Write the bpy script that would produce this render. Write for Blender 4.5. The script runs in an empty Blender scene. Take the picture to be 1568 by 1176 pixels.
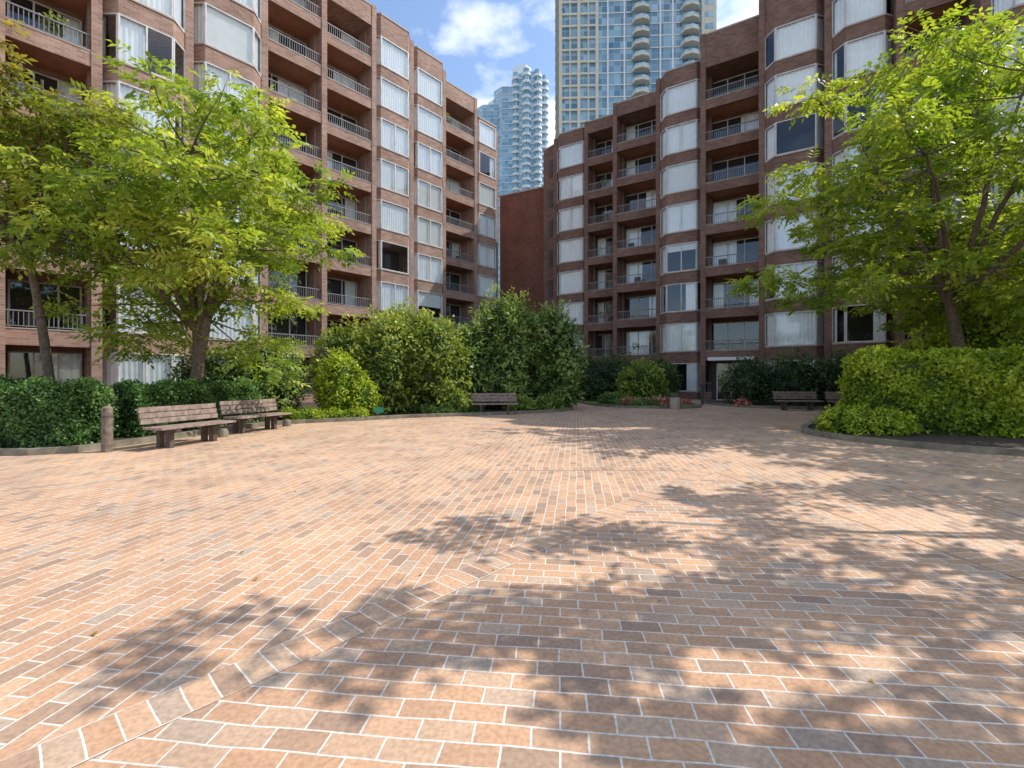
import bpy, math, random
import numpy as np
from mathutils import Vector, Matrix
random.seed(7)
scene=bpy.context.scene
col=scene.collection

# ------------------------------------------------------------ materials
def newmat(name):
    m=bpy.data.materials.new(name); m.use_nodes=True
    nt=m.node_tree; nt.nodes.clear()
    out=nt.nodes.new('ShaderNodeOutputMaterial')
    return m,nt,out
def N(nt,t,**k):
    n=nt.nodes.new(t)
    for a,b in k.items(): setattr(n,a,b)
    return n
def ramp(nt,stops,interp='LINEAR'):
    r=N(nt,'ShaderNodeValToRGB'); cr=r.color_ramp; cr.interpolation=interp
    while len(cr.elements)<len(stops): cr.elements.new(.5)
    for e,(p,c) in zip(cr.elements,stops):
        e.position=p; e.color=(*c,1)
    return r
def mixc(nt,fac,a,b,mode='MIX'):
    n=N(nt,'ShaderNodeMix',data_type='RGBA',blend_type=mode)
    for sock,v in ((n.inputs[0],fac),(n.inputs[6],a),(n.inputs[7],b)):
        if hasattr(v,'is_output') : nt.links.new(v,sock)
        elif isinstance(v,tuple): sock.default_value=(*v,1)
        else: sock.default_value=v
    return n.outputs[2]
def simple(name,c,rough=.6,metal=0,var=.15,scale=3.0,spec=.4):
    m,nt,out=newmat(name)
    p=N(nt,'ShaderNodeBsdfPrincipled'); p.inputs['Roughness'].default_value=rough
    p.inputs['Metallic'].default_value=metal; p.inputs['Specular IOR Level'].default_value=spec
    tc=N(nt,'ShaderNodeTexCoord'); no=N(nt,'ShaderNodeTexNoise'); no.inputs['Scale'].default_value=scale
    no.inputs['Detail'].default_value=3
    nt.links.new(tc.outputs['Object'],no.inputs['Vector'])
    r=ramp(nt,[(.3,tuple(x*(1-var) for x in c)),(.7,tuple(min(1,x*(1+var)) for x in c))])
    nt.links.new(no.outputs['Fac'],r.inputs['Fac'])
    nt.links.new(r.outputs['Color'],p.inputs['Base Color'])
    nt.links.new(p.outputs[0],out.inputs['Surface'])
    return m
def wallbrick(name,c1,c2,c3,mortar):
    m,nt,out=newmat(name)
    p=N(nt,'ShaderNodeBsdfPrincipled'); p.inputs['Roughness'].default_value=.85; p.inputs['Specular IOR Level'].default_value=.2
    uv=N(nt,'ShaderNodeUVMap'); uv.uv_map='UVMap'
    b=N(nt,'ShaderNodeTexBrick'); b.offset=.5
    b.inputs['Scale'].default_value=1; b.inputs['Brick Width'].default_value=.3; b.inputs['Row Height'].default_value=.1
    b.inputs['Mortar Size'].default_value=.007; b.inputs['Mortar Smooth'].default_value=.3
    b.inputs['Color1'].default_value=(0,0,0,1); b.inputs['Color2'].default_value=(1,1,1,1); b.inputs['Mortar'].default_value=(.5,.5,.5,1)
    nt.links.new(uv.outputs[0],b.inputs['Vector'])
    r=ramp(nt,[(.0,c1),(.5,c2),(1,c3)]); nt.links.new(b.outputs['Color'],r.inputs['Fac'])
    no=N(nt,'ShaderNodeTexNoise'); no.inputs['Scale'].default_value=.6; no.inputs['Detail'].default_value=4
    nt.links.new(uv.outputs[0],no.inputs['Vector'])
    nr=ramp(nt,[(.3,(.78,.78,.78)),(.7,(1.12,1.12,1.12))]); nt.links.new(no.outputs['Fac'],nr.inputs['Fac'])
    c=mixc(nt,b.outputs['Fac'],r.outputs['Color'],mortar)
    c=mixc(nt,1.0,c,nr.outputs['Color'],'MULTIPLY')
    nt.links.new(c,p.inputs['Base Color'])
    nt.links.new(p.outputs[0],out.inputs['Surface'])
    return m
def paver(name,ang,bw=.225,rh=.108,off=.5,loc=(0,0)):
    m,nt,out=newmat(name)
    p=N(nt,'ShaderNodeBsdfPrincipled')
    tc=N(nt,'ShaderNodeTexCoord'); mp=N(nt,'ShaderNodeMapping'); mp.inputs['Rotation'].default_value=(0,0,-ang)
    mp.inputs['Location'].default_value=(loc[0],loc[1],0)
    nt.links.new(tc.outputs['Object'],mp.inputs['Vector'])
    nz=N(nt,'ShaderNodeTexNoise'); nz.inputs['Scale'].default_value=2.5; nz.inputs['Detail'].default_value=1
    nt.links.new(tc.outputs['Object'],nz.inputs['Vector'])
    vs=N(nt,'ShaderNodeVectorMath',operation='SUBTRACT'); vs.inputs[1].default_value=(.5,.5,.5); nt.links.new(nz.outputs['Color'],vs.inputs[0])
    vm=N(nt,'ShaderNodeVectorMath',operation='SCALE'); vm.inputs['Scale'].default_value=.03
    nt.links.new(vs.outputs[0],vm.inputs[0])
    va=N(nt,'ShaderNodeVectorMath',operation='ADD'); nt.links.new(mp.outputs[0],va.inputs[0]); nt.links.new(vm.outputs[0],va.inputs[1])
    b=N(nt,'ShaderNodeTexBrick'); b.offset=off
    b.inputs['Scale'].default_value=1; b.inputs['Brick Width'].default_value=bw; b.inputs['Row Height'].default_value=rh
    b.inputs['Mortar Size'].default_value=.005; b.inputs['Mortar Smooth'].default_value=.25
    b.inputs['Color1'].default_value=(0,0,0,1); b.inputs['Color2'].default_value=(1,1,1,1); b.inputs['Mortar'].default_value=(.5,.5,.5,1)
    nt.links.new(va.outputs[0],b.inputs['Vector'])
    r=ramp(nt,[(0,(.37,.25,.175)),(.1,(.43,.28,.19)),(.25,(.52,.315,.195)),(.5,(.565,.335,.20)),(.75,(.61,.38,.235)),(.92,(.53,.375,.26)),(1,(.44,.335,.255))])
    nt.links.new(b.outputs['Color'],r.inputs['Fac'])
    no=N(nt,'ShaderNodeTexNoise'); no.inputs['Scale'].default_value=.9; no.inputs['Detail'].default_value=6; no.inputs['Roughness'].default_value=.65
    nt.links.new(tc.outputs['Object'],no.inputs['Vector'])
    nr=ramp(nt,[(.28,(.74,.73,.74)),(.5,(.97,.97,.97)),(.72,(1.13,1.12,1.09))]); nt.links.new(no.outputs['Fac'],nr.inputs['Fac'])
    n2=N(nt,'ShaderNodeTexNoise'); n2.inputs['Scale'].default_value=45; n2.inputs['Detail'].default_value=3
    nt.links.new(tc.outputs['Object'],n2.inputs['Vector'])
    n2r=ramp(nt,[(.3,(.78,.78,.78)),(.65,(1.09,1.09,1.09))]); nt.links.new(n2.outputs['Fac'],n2r.inputs['Fac'])
    c=mixc(nt,b.outputs['Fac'],r.outputs['Color'],(.74,.67,.58))
    c=mixc(nt,1.0,c,nr.outputs['Color'],'MULTIPLY'); c=mixc(nt,1.0,c,n2r.outputs['Color'],'MULTIPLY')
    n3=N(nt,'ShaderNodeTexNoise'); n3.inputs['Scale'].default_value=1.7; n3.inputs['Detail'].default_value=6; n3.inputs['Roughness'].default_value=.75
    nt.links.new(tc.outputs['Object'],n3.inputs['Vector'])
    r3=ramp(nt,[(.65,(0,0,0)),(.76,(.6,.6,.6))]); nt.links.new(n3.outputs['Fac'],r3.inputs['Fac'])
    c=mixc(nt,r3.outputs['Color'],c,(.70,.60,.51))
    nt.links.new(c,p.inputs['Base Color'])
    p.inputs['Roughness'].default_value=.8; p.inputs['Specular IOR Level'].default_value=.2
    bu=N(nt,'ShaderNodeBump'); bu.inputs['Strength'].default_value=.5; bu.inputs['Distance'].default_value=.006; bu.invert=True
    nt.links.new(b.outputs['Fac'],bu.inputs['Height']); nt.links.new(bu.outputs[0],p.inputs['Normal'])
    nt.links.new(p.outputs[0],out.inputs['Surface'])
    return m
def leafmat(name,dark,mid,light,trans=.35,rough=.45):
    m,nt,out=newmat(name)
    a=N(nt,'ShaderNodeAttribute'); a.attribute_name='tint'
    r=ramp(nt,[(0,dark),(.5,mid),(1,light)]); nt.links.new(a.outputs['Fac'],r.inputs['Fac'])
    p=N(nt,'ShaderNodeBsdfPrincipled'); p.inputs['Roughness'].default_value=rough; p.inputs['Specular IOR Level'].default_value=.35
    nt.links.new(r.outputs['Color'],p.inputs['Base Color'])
    t=N(nt,'ShaderNodeBsdfTranslucent')
    tcx=mixc(nt,1.0,r.outputs['Color'],(1.35,1.3,.55),'MULTIPLY'); nt.links.new(tcx,t.inputs['Color'])
    mx=N(nt,'ShaderNodeMixShader'); mx.inputs[0].default_value=trans
    nt.links.new(p.outputs[0],mx.inputs[1]); nt.links.new(t.outputs[0],mx.inputs[2]); nt.links.new(mx.outputs[0],out.inputs['Surface'])
    return m
def glassmat(name,tint=(.93,.96,.97),lo=.05):
    m,nt,out=newmat(name)
    t=N(nt,'ShaderNodeBsdfTransparent'); t.inputs[0].default_value=(*tint,1)
    g=N(nt,'ShaderNodeBsdfGlossy'); g.inputs['Roughness'].default_value=.03; g.inputs['Color'].default_value=(.9,.95,1,1)
    lw=N(nt,'ShaderNodeLayerWeight'); lw.inputs['Blend'].default_value=.3
    ma=N(nt,'ShaderNodeMath',operation='MULTIPLY_ADD'); nt.links.new(lw.outputs['Fresnel'],ma.inputs[0]); ma.inputs[1].default_value=.6; ma.inputs[2].default_value=lo
    mx=N(nt,'ShaderNodeMixShader'); nt.links.new(ma.outputs[0],mx.inputs[0]); nt.links.new(t.outputs[0],mx.inputs[1]); nt.links.new(g.outputs[0],mx.inputs[2])
    nt.links.new(mx.outputs[0],out.inputs['Surface']); return m

M={}
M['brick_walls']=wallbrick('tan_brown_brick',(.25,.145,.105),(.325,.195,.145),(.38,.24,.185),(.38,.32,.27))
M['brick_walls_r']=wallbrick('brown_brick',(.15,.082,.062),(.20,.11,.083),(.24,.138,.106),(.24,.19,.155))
M['brick_red']=wallbrick('red_brick',(.17,.068,.045),(.21,.085,.055),(.25,.105,.07),(.21,.13,.10))
M['frames']=simple('aluminium_frame',(.58,.56,.54),.45,.0)
M['sills']=simple('concrete_sill',(.40,.33,.28),.8)
M['glass']=glassmat('window_glass')
M['curtains']=simple('white_curtain',(.92,.92,.91),.9,var=.04)
M['blinds']=simple('cream_blind',(.82,.80,.75),.9,var=.05)
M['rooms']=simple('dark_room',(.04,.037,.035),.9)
M['railings']=simple('railing_grey',(.20,.20,.21),.5)
M['soffits']=simple('painted_soffit',(.38,.18,.11),.8)
M['slabs']=simple('white_concrete',(.74,.75,.74),.8)
M['beige']=simple('beige_concrete',(.60,.57,.47),.8)
def towerglass(name,c1,c2,mull):
    m,nt,out=newmat(name)
    uv=N(nt,'ShaderNodeUVMap'); uv.uv_map='UVMap'
    b=N(nt,'ShaderNodeTexBrick'); b.offset=0
    b.inputs['Scale'].default_value=1; b.inputs['Brick Width'].default_value=1.45; b.inputs['Row Height'].default_value=1.43
    b.inputs['Mortar Size'].default_value=.045
    b.inputs['Color1'].default_value=(*c1,1); b.inputs['Color2'].default_value=(*c2,1); b.inputs['Mortar'].default_value=(*mull,1)
    nt.links.new(uv.outputs[0],b.inputs['Vector'])
    p=N(nt,'ShaderNodeBsdfPrincipled'); p.inputs['Roughness'].default_value=.12; p.inputs['Specular IOR Level'].default_value=.8
    nt.links.new(b.outputs['Color'],p.inputs['Base Color']); nt.links.new(p.outputs[0],out.inputs['Surface']); return m
M['tower_glass']=towerglass('tower_glass',(.16,.31,.42),(.38,.56,.66),(.4,.5,.58))
M['tower_glass2']=towerglass('tower_glass_blue',(.07,.17,.25),(.34,.52,.62),(.38,.46,.50))
M['bark']=simple('bark',(.12,.09,.065),.9,var=.4,scale=12)
M['bench_wood']=simple('weathered_wood',(.27,.20,.165),.8,var=.35,scale=9)
M['dark_metal']=simple('dark_metal',(.05,.05,.05),.5)
M['kerb']=simple('kerb_concrete',(.20,.175,.13),.9,var=.35,scale=4)
M['soil']=simple('soil',(.06,.042,.03),1,var=.5,scale=15)
M['grass']=simple('lawn_grass',(.13,.22,.04),1,var=.35,scale=20)
M['earth']=simple('ground_earth',(.16,.14,.11),1,var=.3,scale=.5)

# ------------------------------------------------------------ mesh helpers
def finish(me,name,parent=None):
    o=bpy.data.objects.new(name,me); col.objects.link(o)
    if parent: o.parent=parent
    return o
def T(o,e):
    l=math.hypot(*e[:2]); ex,ey=e[0]/l,e[1]/l; z0=o[2] if len(o)>2 else 0
    return lambda x,y,z:(o[0]+ex*x-ey*y,o[1]+ey*x+ex*y,z+z0)
class Builder:
    def __init__(s,name): s.name=name; s.p={}
    def quad(s,part,pts):
        V,F=s.p.setdefault(part,([],[])); i=len(V); V.extend(pts); F.append(tuple(range(i,i+len(pts))))
    def box(s,part,t,x0,x1,y0,y1,z0,z1):
        V,F=s.p.setdefault(part,([],[])); i=len(V)
        V.extend([t(x,y,z) for z in (z0,z1) for (x,y) in ((x0,y0),(x1,y0),(x1,y1),(x0,y1))])
        for f in ((0,1,5,4),(1,2,6,5),(2,3,7,6),(3,0,4,7),(4,5,6,7),(3,2,1,0)): F.append(tuple(i+k for k in f))
    def prism(s,part,t,poly,z0,z1):
        V,F=s.p.setdefault(part,([],[])); i=len(V); n=len(poly)
        V.extend([t(x,y,z) for z in (z0,z1) for (x,y) in poly])
        for k in range(n): F.append((i+k,i+(k+1)%n,i+n+(k+1)%n,i+n+k))
        F.append(tuple(i+n+k for k in range(n))); F.append(tuple(i+k for k in reversed(range(n))))
    def cyl(s,part,c,r0,r1,z0,z1,n=16):
        V,F=s.p.setdefault(part,([],[])); i=len(V)
        for z,r in ((z0,r0),(z1,r1)):
            for k in range(n):
                a=2*math.pi*(k+.5)/n; V.append((c[0]+r*math.cos(a),c[1]+r*math.sin(a),z))
        for k in range(n): F.append((i+k,i+(k+1)%n,i+n+(k+1)%n,i+n+k))
        F.append(tuple(i+n+k for k in range(n))); F.append(tuple(i+k for k in reversed(range(n))))
    def done(s,mats):
        root=bpy.data.objects.new(s.name,None); col.objects.link(root)
        for part,(V,F) in s.p.items():
            me=bpy.data.meshes.new(part); me.from_pydata(V,[],F)
            uvl=me.uv_layers.new(name='UVMap'); uv=np.zeros((len(me.loops),2)); li=0
            for f in F:
                a,b,c=(np.array(V[f[k]]) for k in (0,1,2))
                n=np.cross(b-a,c-a); l=np.linalg.norm(n); n=n/l if l>1e-9 else np.array((0,0,1.))
                if abs(n[2])>.7:
                    for k in f: uv[li]=(V[k][0],V[k][1]); li+=1
                else:
                    tx,ty=-n[1],n[0]; h=math.hypot(tx,ty); tx/=h; ty/=h
                    for k in f: uv[li]=(V[k][0]*tx+V[k][1]*ty,V[k][2]); li+=1
            uvl.data.foreach_set('uv',uv.ravel())
            me.materials.append(M[mats.get(part,part)])
            finish(me,part,root)
        return root

# ------------------------------------------------------------ facade
def curtain(b,t,x0,x1,z0,z1,y,part):
    n=max(2,int((x1-x0)/.09)); 
    pts=[(x0+(x1-x0)*i/n,y+(.035 if i%2 else 0)) for i in range(n+1)]
    for (a,c),(d,e) in zip(pts[:-1],pts[1:]):
        b.quad(part,[t(a,c,z0),t(d,e,z0),t(d,e,z1),t(a,c,z1)])
def glazed(b,t,w,z0,z1,mode,splits=1):
    f=.05
    b.box('window_frames',t,0,w,-.02,.05,z0,z0+f); b.box('window_frames',t,0,w,-.02,.05,z1-f,z1)
    xs=[0]+[w*(i+1)/(splits+1) for i in range(splits)]+[w]
    for i,x in enumerate(xs):
        hw=.03; a=max(0,x-hw); c=min(w,x+hw)
        if i==0: a,c=0,.06
        if i==len(xs)-1: a,c=w-.06,w
        b.box('window_frames',t,a,c,-.03,.045,z0+f,z1-f)
    b.quad('window_glass',[t(.06,.01,z0+f),t(w-.06,.01,z0+f),t(w-.06,.01,z1-f),t(.06,.01,z1-f)])
    if mode=='full': curtain(b,t,.05,w-.05,z0+.04,z1-.02,.12,'white_curtains')
    elif mode=='blind':
        zb=z0+.04+random.choice([0,0,0,.5,.9])*(z1-z0)*.8
        b.quad('cream_blinds',[t(.05,.12,zb),t(w-.05,.12,zb),t(w-.05,.12,z1-.02),t(.05,.12,z1-.02)])
        if random.random()<.5 and zb>z0+.3: curtain(b,t,.05,w*.3,z0+.04,zb,.16,'white_curtains')
    elif mode=='left': curtain(b,t,.05,w*random.uniform(.25,.6),z0+.04,z1-.02,.12,'white_curtains')
    elif mode=='right': curtain(b,t,w*random.uniform(.45,.75),w-.05,z0+.04,z1-.02,.12,'white_curtains')
    elif mode=='both':
        curtain(b,t,.05,w*.25,z0+.04,z1-.02,.12,'cream_blinds'); curtain(b,t,w*.75,w-.05,z0+.04,z1-.02,.12,'cream_blinds')
PITCH=2.75
def storeys(n): return [(k,4.25+PITCH*k) for k in range(-1,n)]
def piers(b,t,w,zr,idx,depth=3.0):
    b.box('brick_walls',t,-.16,.16,-.06,depth,0,zr+.003*(idx%5)+.01)
    b.box('brick_walls',t,w-.16,w+.16,-.06,depth,0,zr+.003*((idx+2)%5)+.012)
BAYW=[68,16,5,5,4,2]
def bay(b,t,w,n,zr,idx,d=.62,p=.55):
    piers(b,t,w,zr,idx)
    x0,x1=.16,w-.16
    pl=[(x0,1.3),(x0,0),(x0+p,-d),(x1-p,-d),(x1,0),(x1,1.3)]
    fac=pl[1:5]
    prev=0
    so=[(x0-.02,0),(x0+p-.03,-d-.04),(x1-p+.03,-d-.04),(x1+.02,0)]
    for k,zc in storeys(n):
        zb,zt=zc-.95,zc+.97
        b.prism('brick_walls',t,pl,prev,zb-.07); b.prism('window_sills',t,so+[(x1,.4),(x0,.4)],zb-.07,zb)
        mode=random.choices(['full','blind','left','right','both','none'],BAYW)[0]
        for i in range(3):
            A,Bp=fac[i],fac[i+1]; l=math.hypot(Bp[0]-A[0],Bp[1]-A[1])
            o=t(A[0],A[1],0); q=t(Bp[0],Bp[1],0); t2=T((o[0],o[1]),(q[0]-o[0],q[1]-o[1]))
            mm=mode if i==1 else ('full' if mode in('full','blind') and random.random()<.85 else random.choice(['none','full','both']))
            glazed(b,t2,l,zb,zt,mm,splits=(random.choice([0,0,1]) if i==1 else 0))
        prev=zt
    b.prism('brick_walls',t,pl,prev,zr-.1)
    b.prism('window_sills',t,so+[(x1,1.0),(x0,1.0)],zr-.1,zr)
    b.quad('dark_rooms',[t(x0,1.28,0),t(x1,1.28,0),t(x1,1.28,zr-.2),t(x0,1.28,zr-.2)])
plants=[]
def balcony(b,t,w,n,zr,idx):
    piers(b,t,w,zr,idx)
    x0,x1=.16,w-.16
    b.box('brick_walls',t,x0,x1,1.82,2.0,0,zr-.3)
    for k,zc in storeys(n):
        fl=zc-1.3
        if fl>.0: b.box('balcony_soffits',t,x0,x1,.14,1.81,fl-.2,fl)
        b.box('brick_walls',t,x0,x1,-.02,.14,fl-.33 if k>=0 else 0,fl+.26)
        b.box('window_sills',t,x0,x1,-.04,.16,fl+.26,fl+.30)
        b.box('balcony_railings',t,x0,x1,.03,.08,fl+.90,fl+.95)
        b.box('balcony_railings',t,x0,x1,.04,.07,fl+.36,fl+.39)
        nb=int((x1-x0)/.125)
        for i in range(1,nb):
            x=x0+(x1-x0)*i/nb; b.box('balcony_railings',t,x-.011,x+.011,.045,.065,fl+.39,fl+.90)
        a=x0+.12; c=x1-.15; z1=fl+2.25
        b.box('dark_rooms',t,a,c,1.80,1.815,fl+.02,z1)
        o=t(a,1.64,0); q=t(c,1.64,0); t2=T((o[0],o[1]),(q[0]-o[0],q[1]-o[1]))
        glazed(b,t2,c-a,fl+.02,z1,random.choices(['full','left','right','both','none'],[6,22,22,18,32])[0],splits=2)
        r=random.random()
        if r<.28 and k>=0:
            cx=random.uniform(x0+.5,x1-.9); b.box('balcony_chairs',t,cx,cx+.5,.6,1.05,fl+.4,fl+.45); b.box('balcony_chairs',t,cx,cx+.5,1.05,1.1,fl+.4,fl+.95)
            for dx in (0,.46):
                for dy in (.6,1.0): b.box('balcony_chairs',t,cx+dx,cx+dx+.04,dy,dy+.04,fl,fl+.4)
        elif r<.42 and k>=0:
            plants.append((t(random.uniform(x0+.4,x1-.4),.35,fl+.8),random.uniform(.25,.42)))
    fl=storeys(n)[-1][1]-1.3
    b.box('brick_walls',t,x0,x1,-.02,2.9,fl+2.42,zr-.1)
    b.box('window_sills',t,x0,x1,-.05,2.9,zr-.1,zr)

def facade(name,A,d,rot,cols):
    b=Builder(name); bt=T(A,d)
    for i,(typ,s0,s1,n,zr) in enumerate(cols):
        c=bt((s0+s1)/2,0,0); w=(s1-s0)
        l=math.hypot(*d); ex,ey=d[0]/l,d[1]/l; cr,sr=math.cos(rot),math.sin(rot)
        e=(ex*cr-ey*sr,ex*sr+ey*cr)
        o=(c[0]-e[0]*w/2,c[1]-e[1]*w/2); t=T(o,e)
        (bay if typ=='bay' else balcony)(b,t,w,n,zr,i)
    return b,bt
LA=(-17.5,16.7); LD=(.507,.862)
ZL=26.0
lc=[('bay',-8.0,-4.4,8,ZL),('bal',-4.4,-.9,8,ZL),('bal',-.9,1.75,8,ZL),('bay',1.75,5.0,8,ZL),('bay',5.0,8.5,8,ZL),('bal',8.5,12.1,8,ZL),('bal',12.1,15.9,8,ZL),
    ('bay',15.9,19.5,8,ZL),('bay',19.5,23.2,8,ZL),('bal',23.2,27.5,8,ZL),('bay',27.5,31.0,8,24.75)]
b,bt=facade('brick_apartment_building',LA,LD,math.radians(-12),lc)
b.box('brick_walls',bt,-8.2,27.6,2.9,16,0,ZL-.35)
b.box('brick_walls',bt,27.6,30.8,2.9,16,0,24.3)
b.box('roof',bt,-8.1,27.5,3.0,15.9,ZL-.35,ZL-.25)
matsL={'brick_walls':'brick_walls','window_frames':'frames','window_sills':'sills','window_glass':'glass','white_curtains':'curtains','cream_blinds':'blinds','dark_rooms':'rooms',
 'balcony_railings':'railings','balcony_soffits':'soffits','roof':'sills','balcony_chairs':'dark_metal','door':'frames','entrance_canopy':'slabs'}
b.done(matsL)
RA=(5.5,40); RD=(.628,-.778)
BAYW=[58,14,9,9,6,4]
rc=[('bay',-1.87,1.71,7,22.9),('bal',1.71,4.78,7,22.9),('bal',4.78,8.6,7,22.95),('bay',8.6,12.0,7,22.92),('bal',12.0,15.67,7,24.1),('bay',15.67,19.07,7,24.1),('bay',19.07,22.1,7,24.1),('bal',22.1,25.0,7,24.1),('bay',25.0,28.3,7,24.1)]
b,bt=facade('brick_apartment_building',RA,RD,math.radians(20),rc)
b.box('brick_walls',bt,-3.8,-1.87,-.2,2.9,0,22.7)
b.box('window_sills',bt,-3.85,-1.85,-.25,2.9,22.7,22.82)
for k,zc in storeys(7): b.box('stair_windows',bt,-3.05,-2.6,-.25,-.1,zc-.8,zc+.7)
b.box('brick_walls',bt,-3.79,28.2,2.9,15,0,22.3)
b.box('brick_walls',bt,12.0,28.1,3.0,14.9,22.3,23.9)
et=T(bt(12.55,-.55,0)[:2],(.86,-.507))
b.box('entrance_canopy',et,0,2.6,-1.2,.35,2.55,2.75)
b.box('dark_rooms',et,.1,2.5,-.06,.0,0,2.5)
o=et(.4,-.1,0); 
glazed(b,T(o[:2],(.86,-.507)),1.7,.02,2.4,'none',1)
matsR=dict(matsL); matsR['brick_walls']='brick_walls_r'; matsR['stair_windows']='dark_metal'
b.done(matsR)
b=Builder('brick_link_building'); t=T((-1.25,47.5),(4.9,-2.6))
b.box('brick_walls',t,0,6.2,0,14,0,20.3); b.box('parapet_cap',t,-.05,6.2,-.06,14.05,20.3,20.45)
for z in (3,5.8): b.box('window_frames',t,4.3,5.0,-.04,.02,z,z+1.6)
b.done({'brick_walls':'brick_red','parapet_cap':'sills','window_frames':'frames'})

# ------------------------------------------------------------ towers
def lobe(b,c,r,z1,ph=2.9,n=20,sl=.22,glass='tower_glass',bal=None,br=1.7):
    b.cyl(glass,c,r,r,0,z1,n)
    z=ph
    while z<z1+.1:
        b.cyl('floor_slabs',c,r+.2,r+.2,z-sl,z+sl,n); z+=ph
    if bal:
        for a in bal:
            bc=(c[0]+math.cos(a)*r,c[1]+math.sin(a)*r); z=ph
            while z<z1-2:
                b.cyl('balcony_slabs',bc,br,br,z-.12,z+.9,12); b.cyl('balcony_voids',bc,br*.75,br*.75,z+.9,z+ph-.12,12); z+=ph
b=Builder('distant_apartment_tower')
lobe(b,(-8.6,188),7.6,110,sl=.10,n=8)
lobe(b,(-1.5,185),6.0,116,sl=.12,n=8)
lobe(b,(6.8,184),6.4,121,sl=.2,n=12,bal=[-1.05,-1.75,-2.5,-.3])
b.cyl('roof_crown',(4,185),4.5,4,121,126,8)
b.cyl('roof_crown',(-6,188),4,4,110,114,8)
b.done({'floor_slabs':'slabs','balcony_slabs':'slabs','tower_glass':'tower_glass','roof_crown':'slabs','balcony_voids':'tower_glass2'})
b=Builder('glass_apartment_tower'); t=T((11.3,109),(1,-.05))
H=125; ph=2.85
b.box('tower_glass',t,0.3,36,.4,24,0,H)
z=ph
while z<H:
    b.box('floor_slabs',t,0,9.2,0,24.2,z-.3,z+.2)
    b.box('floor_slabs_white',t,9.2,36.2,.25,24.1,z-.09,z+.09)
    for xx in (17.0,28.4):
        b.prism('balcony_slabs',t,[(xx,0.1),(xx+.6,-1.3),(xx+2.2,-1.9),(xx+3.8,-1.3),(xx+4.4,0.1)],z-.15,z+.45)
        b.prism('balcony_glass',t,[(xx+.1,0.1),(xx+.7,-1.2),(xx+2.2,-1.8),(xx+3.7,-1.2),(xx+4.3,0.1)],z+.45,z+1.0)
    z+=ph
for x in (0,4.3,8.6): b.box('columns',t,x-.05,x+.65,-.05,1,0,H)
for x in (2.4,6.7): b.box('columns',t,x,x+.3,.05,1,0,H)
for x in (11.3,15.2,23.6,26.5): b.box('columns_white',t,x,x+.35,.1,.5,0,H)
b.box('columns',t,33.2,36.6,-.3,2,0,H)
for z in np.arange(ph,H,ph): b.box('punched_windows',t,33.9,35.9,-.34,-.2,z+.6,z+2.0)
b.done({'tower_glass':'tower_glass2','floor_slabs':'beige','floor_slabs_white':'slabs','balcony_slabs':'beige','balcony_glass':'tower_glass','columns':'beige','columns_white':'slabs','punched_windows':'tower_glass2'})

# ------------------------------------------------------------ ground
def sheet(name,polys,mats,z):
    V=[];F=[];mi=[]
    for poly,k in polys:
        i=len(V); V+= [(x,y,z) for x,y in poly]; F.append(tuple(range(i,i+len(poly)))); mi.append(k)
    me=bpy.data.meshes.new(name); me.from_pydata(V,[],F)
    for m in mats: me.materials.append(m)
    me.polygons.foreach_set('material_index',mi)
    return finish(me,name)
sheet('ground',[([(-1500,-1500),(1500,-1500),(1500,1500),(-1500,1500)],0)],[M['earth']],-.004)
az=lambda deg: math.radians(90-deg)
mA=paver('paver_brick_lengthwise',az(8)); mB=paver('paver_brick_crosswise',az(96)); 
diag=math.atan2(6.9+1.6,2.9+4.6)
apex=(2.9,6.9); dd=(math.cos(diag),math.sin(diag))
Lp=(apex[0]-dd[0]*16,apex[1]-dd[1]*16)
r2=math.radians(-82); rd=(math.cos(r2),math.sin(r2)); Rp=(apex[0]+rd[0]*20+.6,apex[1]+rd[1]*20)
sheet('brick_plaza',[([(-45,-25),Lp,apex,(apex[0],60),(-45,60)],0),([Lp,Rp,apex],1),([apex,Rp,(45,-25),(45,60),(apex[0],60)],0),
   ([(-45,-25),(45,-25),Rp,Lp],1)],[mA,mB],0.0)
def soldier(name,a,d,BW=.235):
    ang=math.atan2(d[1],d[0])+math.pi/2; u0=a[0]*math.cos(ang)+a[1]*math.sin(ang)
    return paver(name,ang,BW,.112,0,(BW/2-u0,0))
def strip(a,d,L,w):
    n=(-d[1],d[0]); c=(a[0]+d[0]*L,a[1]+d[1]*L); h=w/2
    return [(a[0]+n[0]*h,a[1]+n[1]*h),(a[0]-n[0]*h,a[1]-n[1]*h),(c[0]-n[0]*h,c[1]-n[1]*h),(c[0]+n[0]*h,c[1]+n[1]*h)]
a1=apex; a2=(apex[0]+.25,apex[1]-.02)
sheet('paving_border',[(strip(a1,(-dd[0],-dd[1]),15,.235),0),(strip(a2,rd,15,.235),1),
   (strip((2.75,7.05),(-1,0.02),3.0,.235),2)],[soldier('paver_soldier_diag',a1,dd),soldier('paver_soldier_right',a2,rd),soldier('paver_soldier_far',(2.75,7.05),(-1,.02))],.004)

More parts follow.
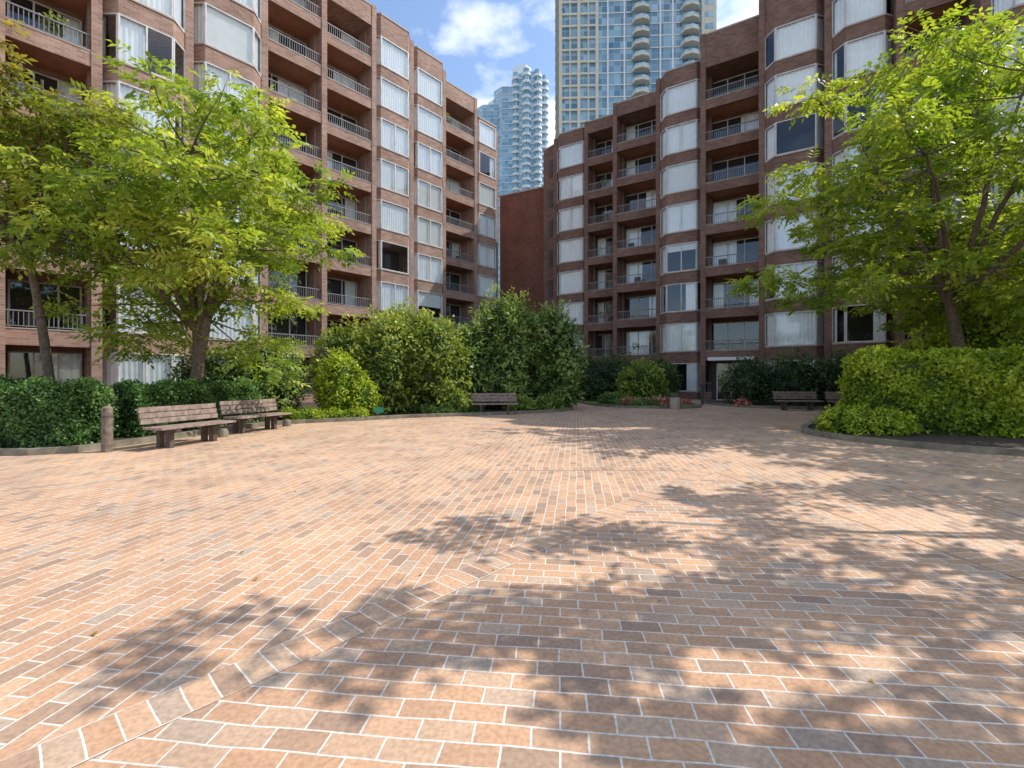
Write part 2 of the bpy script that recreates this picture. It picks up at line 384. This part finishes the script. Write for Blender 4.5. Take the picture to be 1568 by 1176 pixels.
def bed(name,poly,top,h=.12):
    b=Builder(name)
    n=len(poly); inner=[]
    for i in range(n):
        p0,p1,p2=np.array(poly[i-1]),np.array(poly[i]),np.array(poly[(i+1)%n])
        a=(p1-p0)/np.linalg.norm(p1-p0); c=(p2-p1)/np.linalg.norm(p2-p1)
        nn=np.array((-(a+c)[1],(a+c)[0])); nn/=np.linalg.norm(nn); inner.append(tuple(p1+nn*.16))
    for i in range(n):
        j=(i+1)%n
        b.quad('kerb',[(*poly[i],0),(*poly[j],0),(*poly[j],h),(*poly[i],h)])
        b.quad('kerb',[(*poly[i],h),(*poly[j],h),(*inner[j],h),(*inner[i],h)])
        b.quad('kerb',[(*inner[i],h),(*inner[j],h),(*inner[j],h-.05),(*inner[i],h-.05)])
    b.quad('bed_surface',[(*p,h-.04) for p in inner])
    b.done({'kerb':'kerb','bed_surface':top})
def smooth(P):
    for _ in range(2):
        Q=[]
        for i in range(len(P)):
            a=P[i]; c=P[(i+1)%len(P)]
            Q.append((a[0]*.75+c[0]*.25,a[1]*.75+c[1]*.25)); Q.append((a[0]*.25+c[0]*.75,a[1]*.25+c[1]*.75))
        P=Q
    return P
def ccw(P):
    A=sum(P[i-1][0]*P[i][1]-P[i][0]*P[i-1][1] for i in range(len(P)))
    return P if A>0 else P[::-1]
bed('planting_bed',ccw(smooth([(-24,8.2),(-9.2,8.15),(-8.2,8.6),(-8.0,9.6),(-7.6,12),(-7.2,14),(-5.3,15.0),(-3.8,16.3),(-1.1,17.4),(2.3,19.2),(3.1,22),(3.2,30),(-4,38),(-16,18),(-24,12)])),'soil')
bed('planting_bed',ccw(smooth([(3.9,30),(4.0,23.5),(5.6,21.5),(8.6,21.3),(9.7,23),(9.2,27),(6,31)])),'grass')
bed('planting_bed',ccw(smooth([(10.9,27.5),(10.8,22.4),(12,21.4),(16,20.0),(19,17),(20.5,19),(16,25),(13,28)])),'soil')
bed('planting_bed',ccw(smooth([(7.9,12.6),(7.3,11.4),(7.6,10.0),(8.7,8.4),(12,7.0),(30,6),(30,15),(14,16.5),(9.8,14.6)])),'soil')

# ------------------------------------------------------------ foliage
def mesh_quads(name,V,nquad,tint,mi,mats):
    V=np.asarray(V,dtype=np.float32).reshape(-1,3)
    F=nquad.astype(np.int32)
    c=V[F[:,0]]; tint=np.clip(tint+.09*(np.sin(c[:,0]*1.9+1)*np.sin(c[:,1]*1.7)+np.sin(c[:,2]*2.3+c[:,0]*1.1)),0,1)
    me=bpy.data.meshes.new(name); me.vertices.add(len(V)); me.vertices.foreach_set('co',V.ravel())
    me.loops.add(F.size); me.loops.foreach_set('vertex_index',F.ravel())
    me.polygons.add(len(F)); me.polygons.foreach_set('loop_start',np.arange(len(F),dtype=np.int32)*4)
    try: me.polygons.foreach_set('loop_total',np.full(len(F),4,dtype=np.int32))
    except Exception: pass
    me.polygons.foreach_set('material_index',mi.astype(np.int32))
    at=me.attributes.new('tint','FLOAT','FACE'); at.data.foreach_set('value',tint.astype(np.float32))
    for m in mats: me.materials.append(m)
    me.update(calc_edges=True); me.validate()
    return finish(me,name)
def norm(a): return a/np.maximum(np.linalg.norm(a,axis=-1,keepdims=True),1e-6)
def leaf_verts(P,D,Nn,L,W):
    D=norm(D); S=norm(np.cross(D,Nn)); U=np.cross(S,D)
    L=np.asarray(L)[:,None]; W=np.asarray(W)[:,None]
    a=P; m=P+D*L*.45; c=P+D*L-U*L*.12
    return np.stack([a,m+S*W*.5+U*W*.12,c,m-S*W*.5+U*W*.12],1)
class Fol:
    def __init__(s,seed): s.r=np.random.default_rng(seed); s.V=[];s.T=[];s.M=[];s.n=0;s.F=[]
    def addq(s,V4,t,mi):
        k=len(V4); s.V.append(V4.reshape(-1,3)); s.F.append(np.arange(k*4).reshape(k,4)+s.n); s.n+=k*4
        s.T.append(np.broadcast_to(t,(k,)).astype(float)); s.M.append(np.full(k,mi))
    def tube(s,P,R,sides=7):
        P=np.asarray(P,float); k=len(P); tang=norm(np.gradient(P,axis=0))
        ref=np.array((0,0,1.)) if abs(tang[0][2])<.8 else np.array((1.,0,0))
        A=norm(np.cross(tang,ref)); Bv=np.cross(tang,A); th=np.arange(sides)/sides*2*np.pi
        R=np.asarray(R)[:,None,None]
        V=P[:,None]+R*(A[:,None]*np.cos(th)[None,:,None]+Bv[:,None]*np.sin(th)[None,:,None])
        F=[]
        for i in range(k-1):
            for j in range(sides):
                F.append((i*sides+j,i*sides+(j+1)%sides,(i+1)*sides+(j+1)%sides,(i+1)*sides+j))
        F=np.array(F)+s.n; s.F.append(F); s.V.append(V.reshape(-1,3)); s.n+=k*sides; s.T.append(np.zeros(len(F))); s.M.append(np.zeros(len(F)))
    def make(s,name,mats): return mesh_quads(name,np.concatenate(s.V),np.concatenate(s.F),np.concatenate(s.T),np.concatenate(s.M),mats)
def bez(a,c,m,k):
    u=np.linspace(0,1,k)[:,None]; return (1-u)**2*a+2*u*(1-u)*m+u*u*c
def tree(name,base,fork,cc,cr,nclump,clr,nspray,leafL,leafW,seed,lmat,trunk_r=.17,multi=1,mind=.9,flat=.42,nleaf=7,spray=.36,shell=.35,bias=0,elong=1.25,thin=.85):
    f=Fol(seed); r=f.r; base=np.array(base,float); fork=np.array(fork,float); cc=np.array(cc,float); cr=np.array(cr,float)
    for mi_ in range(multi):
        b0=base+(r.normal(0,.15,3)*(1,1,0) if mi_ else 0); fk=fork+(r.normal(0,.5,3) if mi_ else 0)
        mid=(b0+fk)/2+r.normal(0,.12,3); pts=bez(b0,fk,mid,9); R=np.linspace(trunk_r,trunk_r*.62,9); R[0]*=1.35
        f.tube(pts,R,9)
    C=[]; tries=0
    while len(C)<nclump and tries<20000:
        tries+=1; v=r.normal(size=3); v/=np.linalg.norm(v); rad=(shell+(1-shell)*r.random()**.6); q=cc+v*cr*rad*(1+.18*math.sin(v[0]*7+seed)+.12*math.sin(v[2]*9+seed*2))
        if all(np.linalg.norm((q-p)*(1,1,1.5))>mind for p in C): C.append(q)
    C=np.array(C)
    nl=9; limbs=[]
    for i in range(nl):
        a=2*math.pi*i/nl+r.normal(0,.25); el=r.uniform(.0,1.1)
        end=cc+cr*np.array((math.cos(a)*math.cos(el),math.sin(a)*math.cos(el),math.sin(el)-.15))*.72
        m=(fork+end)/2+np.array((0,0,r.uniform(-.2,.8))); pts=bez(fork,end,m,12)+np.cumsum(r.normal(0,.035,(12,3)),0); pts[0]=fork
        limbs.append(pts); f.tube(pts,np.linspace(trunk_r*.5,.025,12),6)
    LP=np.concatenate([l[2:] for l in limbs])
    for c in C:
        d=np.linalg.norm(LP-c,axis=1)+ (LP[:,2]>c[2]+.3)*1.0; a=LP[np.argmin(d)]
        f.tube(bez(a,c,(a+c)/2+r.normal(0,.15,3),6),np.linspace(.028,.008,6),4)
        cl=clr*r.uniform(.65,1.25); ns=int(nspray*(cl/clr)**2); ct=r.normal(0,.13)
        v=r.normal(size=(ns,3)); v=norm(v)*(r.random((ns,1))**.45)
        ax=norm((c-cc)*(1,1,.3)+r.normal(0,.4,3)*(1,1,.3)); sx=norm(np.cross(ax,(0,0,1.))); ux=np.cross(sx,ax)
        off=ax*v[:,0:1]*elong+sx*v[:,1:2]*thin+ux*v[:,2:3]*flat
        P=c+off*cl
        f.tube(np.array([c-ax*cl*elong*.6,c,c+ax*cl*elong*.9-(0,0,.08)]),[.012,.009,.004],3)
        for j in range(4):
            f.tube(np.array([c,(c+P[j])/2+(0,0,.04),P[j]]),[.01,.007,.004],3)
        D=norm(off*(1,1,.3)+r.normal(0,.45,(ns,3))*(1,1,.5)+np.array((0,0,-.12)))
        Up=norm(np.array((0,0,1.))+r.normal(0,.42,(ns,3))); S=norm(np.cross(D,Up))
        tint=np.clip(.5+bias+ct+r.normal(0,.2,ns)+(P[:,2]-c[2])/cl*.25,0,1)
        for j in range(nleaf):
            fr=(j//2+.6)/(nleaf/2+.3); sd=1 if j%2 else -1
            if j==nleaf-1: pd=D
            else: pd=norm(D*.55+S*sd*.85+r.normal(0,.12,(ns,3)))
            pos=P+D*(spray*fr)-np.array((0,0,.12))*spray*fr*fr*1.5
            f.addq(leaf_verts(pos,pd+np.array((0,0,-.15)),Up+r.normal(0,.3,(ns,3)),leafL*r.uniform(.75,1.15,ns),leafW*r.uniform(.8,1.2,ns)),np.clip(tint+r.normal(0,.06,ns),0,1),1)
    return f.make(name,[M['bark'],lmat])
def blobs_leaves(name,ells,dens,L,W,seed,lmat,core=True,upb=.4,rough=.16,stems=0):
    f=Fol(seed); r=f.r
    for e in ells:
        c=np.array(e[:3]); R=np.array(e[3:]); area=4*math.pi*((R[0]*R[1])**1.6/3+(R[0]*R[2])**1.6/3+(R[1]*R[2])**1.6/3)**(1/1.6)
        n=int(area*dens); v=norm(r.normal(size=(n,3)))
        ph=r.uniform(0,6,6)
        def bf(v): return 1+rough*(np.sin(v[:,0]*5+ph[0])*np.sin(v[:,1]*6+ph[1])+.7*np.sin(v[:,2]*9+ph[2]+v[:,0]*4)*np.cos(v[:,1]*8+ph[3])+.5*np.sin(v[:,0]*13+ph[4])*np.sin(v[:,2]*12+ph[5]))
        bump=bf(v)
        dep=r.random(n)**2*.3; P=c+v*R*(bump-dep+.07*r.normal(size=n))[:,None]
        ok=P[:,2]>.08; P=P[ok]; v=v[ok]; dep=dep[ok]; bump=bump[ok]; n=len(P)
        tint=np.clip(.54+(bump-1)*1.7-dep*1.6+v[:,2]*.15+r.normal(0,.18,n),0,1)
        for j in range(3):
            D=norm(v*.6+r.normal(0,.7,(n,3))+np.array((0,0,.1))); Nn=norm(v*.7+np.array((0,0,upb))+r.normal(0,.4,(n,3)))
            f.addq(leaf_verts(P+r.normal(0,L*.3,(n,3)),D,Nn,L*r.uniform(.7,1.2,n),W*r.uniform(.8,1.2,n)),tint,1)
        if core:
            nu,nv=14,9; G=[]
            for a in range(nv+1):
                for q in range(nu):
                    th=math.pi*a/nv; pp=2*math.pi*q/nu; G.append((math.sin(th)*math.cos(pp),math.sin(th)*math.sin(pp),math.cos(th)))
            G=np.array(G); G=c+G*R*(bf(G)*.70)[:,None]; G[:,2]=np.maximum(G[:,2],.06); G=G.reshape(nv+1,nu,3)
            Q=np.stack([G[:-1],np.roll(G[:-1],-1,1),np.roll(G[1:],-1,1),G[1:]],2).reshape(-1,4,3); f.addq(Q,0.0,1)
        for k in range(stems):
            a=c*(1,1,0)+r.normal(0,.15,3)*(1,1,0); e2=c+r.normal(0,.4,3)*R
            f.tube(bez(a,e2,(a+e2)/2+r.normal(0,.2,3),6),np.linspace(.05,.02,6),5)
    return f.make(name,[M['bark'],lmat])
def hedge(name,path,w,h,dens,L,W,seed,lmat,wob=.06):
    f=Fol(seed); r=f.r; path=[np.array(p,float) for p in path]
    for a,c in zip(path[:-1],path[1:]):
        d=c-a; l=np.linalg.norm(d); d/=l; nn=np.array((-d[1],d[0]))
        l0,l1=-w*.35,l+w*.35
        A=[(2*(l1-l0)*h,'side'),((l1-l0)*w,'top'),(2*w*h,'end')]
        for ar,kind in A:
            n=int(ar*dens)
            if kind=='side':
                u=r.uniform(l0,l1,n); sd=r.choice([-1,1],n); z=r.uniform(.1,h,n); q=sd*w/2; No=np.stack([nn[0]*sd,nn[1]*sd,0*sd],1)
            elif kind=='top':
                u=r.uniform(l0,l1,n); q=r.uniform(-w/2,w/2,n); z=np.full(n,h); No=np.tile((0,0,1.),(n,1))
            else:
                sd=r.choice([0,1],n); u=np.where(sd,l1,l0); q=r.uniform(-w/2,w/2,n); z=r.uniform(.1,h,n); s2=sd*2-1; No=np.stack([d[0]*s2,d[1]*s2,0*s2],1)
            xy=a+d*u[:,None]+nn*q[:,None]
            P=np.column_stack([xy,z]); 
            bump=np.sin(P[:,0]*3.1+P[:,2]*2)*np.sin(P[:,1]*2.7+1)+.8*np.sin(P[:,0]*7+P[:,1]*6+P[:,2]*5)+.6*np.sin(P[:,2]*9-P[:,0]*5)
            dep=r.random(n)**2*.16
            mid=np.column_stack([a+d*np.clip(u,.2,l-.2)[:,None],np.minimum(z,h-.25)])
            edge=np.clip((z-(h-.22))/.22,0,1)*np.clip((np.abs(q)-(w/2-.22))/.22,0,1)
            P=P+No*(bump*wob-dep+r.normal(0,.025,n))[:,None]-norm(P-mid)*(edge*.12)[:,None]
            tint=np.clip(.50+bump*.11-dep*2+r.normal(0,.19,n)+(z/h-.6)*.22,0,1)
            for j in range(2):
                D=norm(No*.5+r.normal(0,.8,(n,3))+np.array((0,0,.35))); Nn=norm(No+np.array((0,0,.3))+r.normal(0,.45,(n,3)))
                f.addq(leaf_verts(P+r.normal(0,L*.3,(n,3)),D,Nn,L*r.uniform(.7,1.2,n),W*r.uniform(.8,1.2,n)),tint,1)
        i=.14; pts=[]
        for u,q in ((l0+i,-w/2+i),(l1-i,-w/2+i),(l1-i,w/2-i),(l0+i,w/2-i)): pts.append(a+d*u+nn*q)
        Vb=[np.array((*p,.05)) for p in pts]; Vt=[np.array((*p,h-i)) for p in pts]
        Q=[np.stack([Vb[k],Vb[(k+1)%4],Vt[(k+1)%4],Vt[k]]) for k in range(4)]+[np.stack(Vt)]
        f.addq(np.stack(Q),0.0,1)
    return f.make(name,[M['bark'],lmat])

Lbright=leafmat('leaves_locust',(.09,.16,.02),(.28,.39,.055),(.52,.56,.12),.5)
Lright=leafmat('leaves_maple',(.09,.16,.02),(.28,.38,.05),(.50,.55,.10),.52)
Lhedge=leafmat('leaves_privet',(.02,.05,.012),(.085,.185,.04),(.22,.35,.09),.25)
Llime=leafmat('leaves_lime_hedge',(.055,.12,.012),(.30,.42,.03),(.55,.60,.07),.38)
Lrhodo=leafmat('leaves_rhododendron',(.03,.06,.015),(.14,.235,.05),(.38,.46,.14),.3)
Lyel=leafmat('leaves_yellow_green',(.05,.095,.015),(.21,.30,.05),(.48,.52,.12),.38)
Ldark=leafmat('leaves_dark',(.02,.045,.015),(.06,.11,.035),(.15,.22,.07),.25)
Lred=leafmat('leaves_autumn',(.09,.11,.025),(.25,.27,.05),(.45,.30,.11),.45)
Fred=leafmat('flowers_red',(.4,.03,.04),(.65,.12,.09),(.8,.55,.5),.2)

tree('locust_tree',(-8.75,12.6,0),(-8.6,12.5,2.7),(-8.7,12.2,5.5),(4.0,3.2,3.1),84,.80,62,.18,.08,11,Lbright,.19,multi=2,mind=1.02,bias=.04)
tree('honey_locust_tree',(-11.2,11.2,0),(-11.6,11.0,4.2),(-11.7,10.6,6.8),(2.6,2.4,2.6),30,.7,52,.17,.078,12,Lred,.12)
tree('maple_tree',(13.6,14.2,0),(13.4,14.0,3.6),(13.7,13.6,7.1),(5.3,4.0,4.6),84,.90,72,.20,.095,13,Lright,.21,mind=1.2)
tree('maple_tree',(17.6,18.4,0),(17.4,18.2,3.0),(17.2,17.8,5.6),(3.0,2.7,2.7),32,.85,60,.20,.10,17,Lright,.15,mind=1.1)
# street-side row just outside the picture on the right (throws the dappled shade)
tree('maple_tree',(10.4,5.0,0),(10.4,4.9,4.6),(9.9,4.6,7.5),(3.9,2.9,1.5),15,.62,60,.18,.09,14,Lright,.12,mind=1.5,flat=.3,elong=1.7,thin=.5)
tree('maple_tree',(12.6,1.9,0),(12.4,2.0,4.0),(10.7,2.6,6.9),(4.2,2.6,1.6),17,.62,60,.18,.09,15,Lright,.12,mind=1.4,flat=.3,elong=1.7,thin=.5)
tree('maple_tree',(14.0,8.0,0),(13.8,8.0,4.0),(13.1,7.9,7.0),(3.5,2.7,2.2),26,.64,62,.19,.09,16,Lright,.15,mind=1.25,flat=.3,elong=1.7,thin=.55)

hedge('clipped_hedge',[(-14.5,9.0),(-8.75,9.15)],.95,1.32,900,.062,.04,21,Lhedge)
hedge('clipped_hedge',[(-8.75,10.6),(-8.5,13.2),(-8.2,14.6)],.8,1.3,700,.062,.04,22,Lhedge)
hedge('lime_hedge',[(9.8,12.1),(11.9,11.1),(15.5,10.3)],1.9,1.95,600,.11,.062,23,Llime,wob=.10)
E=blobs_leaves
E('low_shrub',[(8.35,11.35,.3,.62,.55,.38),(8.9,10.9,.3,.5,.4,.3)],420,.09,.05,24,Llime)
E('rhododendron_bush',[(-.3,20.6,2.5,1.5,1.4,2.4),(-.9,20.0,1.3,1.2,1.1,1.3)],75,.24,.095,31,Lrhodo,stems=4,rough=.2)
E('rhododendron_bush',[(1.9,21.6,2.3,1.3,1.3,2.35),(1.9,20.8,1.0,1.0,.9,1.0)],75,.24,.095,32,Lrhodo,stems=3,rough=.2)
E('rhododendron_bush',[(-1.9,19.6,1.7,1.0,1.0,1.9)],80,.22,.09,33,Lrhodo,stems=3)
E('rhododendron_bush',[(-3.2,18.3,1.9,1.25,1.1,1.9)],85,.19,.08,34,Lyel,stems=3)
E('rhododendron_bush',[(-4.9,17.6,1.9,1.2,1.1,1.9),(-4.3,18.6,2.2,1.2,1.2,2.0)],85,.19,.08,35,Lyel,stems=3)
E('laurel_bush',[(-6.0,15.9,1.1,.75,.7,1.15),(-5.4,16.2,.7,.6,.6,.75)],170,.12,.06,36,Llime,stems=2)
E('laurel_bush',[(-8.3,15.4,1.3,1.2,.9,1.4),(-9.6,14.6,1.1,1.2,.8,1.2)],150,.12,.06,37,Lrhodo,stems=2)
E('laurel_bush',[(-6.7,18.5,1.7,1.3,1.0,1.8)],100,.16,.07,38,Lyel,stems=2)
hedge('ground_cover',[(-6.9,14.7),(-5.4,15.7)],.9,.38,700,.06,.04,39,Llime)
hedge('ground_cover',[(-3.2,17.3),(-1.5,18.1)],.7,.35,600,.07,.045,40,Lrhodo)
E('ground_cover',[(1.6,19.7,.3,.6,.5,.4),(.3,19.2,.25,.6,.4,.35),(-2.2,17.9,.45,.6,.5,.5)],300,.09,.05,41,Lyel)
E('dark_shrub',[(4.9,28,1.2,1.3,1.2,1.5),(6.6,29,1.4,1.4,1.2,1.5),(3.8,31,1.3,1.2,1,1.5)],90,.14,.07,42,Ldark)
E('pale_shrub',[(7.0,24.6,1.1,1.15,1.0,1.15)],130,.14,.07,43,Lyel,stems=3)
E('dark_shrub',[(8.6,27,1.2,1.1,1,1.3),(9.8,30.5,1.1,1.0,.9,1.4)],90,.14,.07,44,Ldark)
E('flower_bed',[(5.9,22.9,.15,.6,.5,.3),(7.3,22.6,.15,.7,.4,.32),(8.7,23.4,.12,.5,.4,.25)],110,.08,.06,45,Fred,core=False)
E('flower_greenery',[(5.2,23.6,.25,.7,.6,.4),(8.0,24.2,.3,.7,.5,.45),(6.6,22.7,.12,1.4,.5,.3)],200,.10,.05,46,Lrhodo)
E('flower_bed',[(11.4,22.6,.15,.4,.35,.25)],110,.08,.06,47,Fred,core=False)
E('evergreen_shrub',[(12.4,24.0,1.1,1.3,1.1,1.35),(14.5,23.6,1.2,1.6,1.2,1.5),(16.6,22.6,1.2,1.5,1.1,1.5)],100,.13,.06,48,Ldark)
E('evergreen_shrub',[(18.6,19.4,1.3,1.6,1.2,1.6),(16.2,17.6,1.1,1.3,1,1.4)],100,.13,.06,49,Lrhodo)
E('yellow_green_shrub',[(15.9,14.8,2.3,1.7,1.4,1.9),(18.4,15.0,2.6,1.7,1.4,2.2),(14.3,15.6,1.6,1.0,1.0,1.3)],90,.17,.085,50,Llime,stems=3)
ells=[(p[0],p[1],p[2]+.2,rr,rr*.8,rr*.9) for p,rr in plants]
E('balcony_plants',ells,60,.14,.06,52,Lyel,core=False)
f=Fol(60); n=240; P=np.column_stack([f.r.uniform(-7,9,n),f.r.uniform(2,18,n),np.full(n,.012)])
f.addq(leaf_verts(P,f.r.normal(size=(n,3))*(1,1,.1),np.tile((0,0,1.),(n,1))+f.r.normal(0,.25,(n,3)),f.r.uniform(.02,.05,n),f.r.uniform(.015,.03,n)),f.r.random(n),0)
f.make('fallen_leaves',[Lred])

# ------------------------------------------------------------ furniture
M['dark_wood']=simple('dark_stained_wood',(.10,.075,.06),.8,var=.3,scale=9)
M['dark_wood2']=simple('aged_post_wood',(.17,.13,.10),.85,var=.4,scale=10)
def bench(A,e,L=1.8):
    b=Builder('park_bench'); t=T(A,e)
    for i in range(4): b.box('seat_slats',t,0,L,-.50+i*.125,-.50+i*.125+.105,.40,.445)
    for i in range(3):
        z=.50+i*.115; y=.02+i*.03
        b.prism('backrest_slats',t,[(0,y),(L,y),(L,y+.04),(0,y+.04)],z,z+.10)
    for x in (.32,L-.42):
        b.box('legs',t,x,x+.1,-.30,-.18,0,.34); b.box('legs',t,x,x+.1,-.05,.04,0,.34)
        b.box('legs',t,x,x+.1,-.48,.02,.34,.397)
        b.prism('back_supports',t,[(x,.125),(x+.1,.125),(x+.1,.17),(x,.17)],.3,.83)
    b.done({'seat_slats':'bench_wood','backrest_slats':'bench_wood','legs':'dark_wood','back_supports':'dark_wood'})
bench((-7.25,8.95),(.42,1.75),1.75); bench((-7.25,11.45),(.55,1.75),1.75)
bench((-1.6,18.0),(1,.12)); bench((11.75,20.5),(1,-.08),1.85); bench((13.75,20.0),(1,-.15),1.6)
b=Builder('wooden_bollard'); b.cyl('post',(-7.75,8.75),.09,.085,0,.84,14); b.cyl('cap',(-7.75,8.75),.085,.05,.84,.88,14); b.cyl('band',(-7.75,8.75),.093,.093,.66,.70,14)
b.done({'post':'dark_wood2','cap':'dark_wood2','band':'dark_wood'})
for c in ((-6.95,11.0),(-6.65,13.5)):
    b=Builder('concrete_footing'); b.cyl('base',c,.12,.11,0,.16,10); b.cyl('rim',c,.09,.08,.16,.2,10); b.done({'base':'kerb','rim':'kerb'})
b=Builder('litter_bin'); b.cyl('body',(7.45,20.9),.22,.24,0,.56,18); b.cyl('rim',(7.45,20.9),.26,.26,.56,.61,18); b.cyl('lid',(7.45,20.9),.24,.12,.61,.7,18)
b.done({'body':'sills','rim':'dark_metal','lid':'dark_metal'})
b=Builder('bollard_light'); b.cyl('post',(10.2,24.5),.07,.07,0,.9,12); b.cyl('head',(10.2,24.5),.12,.12,.9,1.1,12); b.cyl('cap',(10.2,24.5),.14,.05,1.1,1.18,12)
b.done({'post':'dark_metal','head':'dark_metal','cap':'dark_metal'})
M['green']=simple('green_plate',(.03,.25,.16),.5)
b=Builder('garden_sign'); t=T((-4.75,15.8),(1,.1)); b.box('plate',t,0,.3,0,.02,.22,.42); b.box('stake',t,.13,.16,.02,.04,0,.4); b.done({'plate':'green','stake':'dark_metal'})

# ------------------------------------------------------------ world, sun, camera
el=math.radians(48); a=math.radians(14)
sv=Vector((math.cos(el)*math.cos(a),math.cos(el)*math.sin(a),math.sin(el)))
w=bpy.data.worlds.new('World'); scene.world=w; w.use_nodes=True; nt=w.node_tree; nt.nodes.clear()
wo=N(nt,'ShaderNodeOutputWorld'); bg=N(nt,'ShaderNodeBackground'); sk=N(nt,'ShaderNodeTexSky'); sk.sky_type='NISHITA'; sk.sun_disc=False
sk.sun_elevation=el; sk.sun_rotation=math.radians(90)-a; sk.air_density=1.0; sk.dust_density=.6; sk.ozone_density=1.4
tc=N(nt,'ShaderNodeTexCoord'); mp=N(nt,'ShaderNodeMapping'); mp.inputs['Scale'].default_value=(1,1,1.9); mp.inputs['Location'].default_value=(.35,0,.15)
nt.links.new(tc.outputs['Generated'],mp.inputs['Vector'])
no=N(nt,'ShaderNodeTexNoise'); no.inputs['Scale'].default_value=3.2; no.inputs['Detail'].default_value=7; no.inputs['Roughness'].default_value=.55
nt.links.new(mp.outputs[0],no.inputs['Vector'])
cr=ramp(nt,[(.50,(0,0,0)),(.66,(1,1,1))]); nt.links.new(no.outputs['Fac'],cr.inputs['Fac'])
skb=mixc(nt,1.0,sk.outputs[0],(1.8,1.8,1.8),'MULTIPLY')
c=mixc(nt,cr.outputs['Color'],skb,(10.5,10.7,11.0))
nt.links.new(c,bg.inputs['Color']); bg.inputs['Strength'].default_value=.15; nt.links.new(bg.outputs[0],wo.inputs['Surface'])
sl=bpy.data.lights.new('sun','SUN'); sl.energy=5; sl.angle=math.radians(.35); sl.color=(1,.955,.88)
so=bpy.data.objects.new('sun',sl); col.objects.link(so); so.rotation_euler=sv.to_track_quat('Z','Y').to_euler(); so.location=(30,10,40)
cam=bpy.data.cameras.new('camera'); co=bpy.data.objects.new('camera',cam); col.objects.link(co); scene.camera=co
cam.sensor_width=36; cam.lens=16.07; cam.shift_y=-.0051; cam.clip_end=4000; cam.clip_start=.05
co.location=(0,0,1.4); co.rotation_euler=(math.radians(90),0,0)
scene.view_settings.view_transform='Standard'; scene.view_settings.look='None'; scene.view_settings.exposure=0
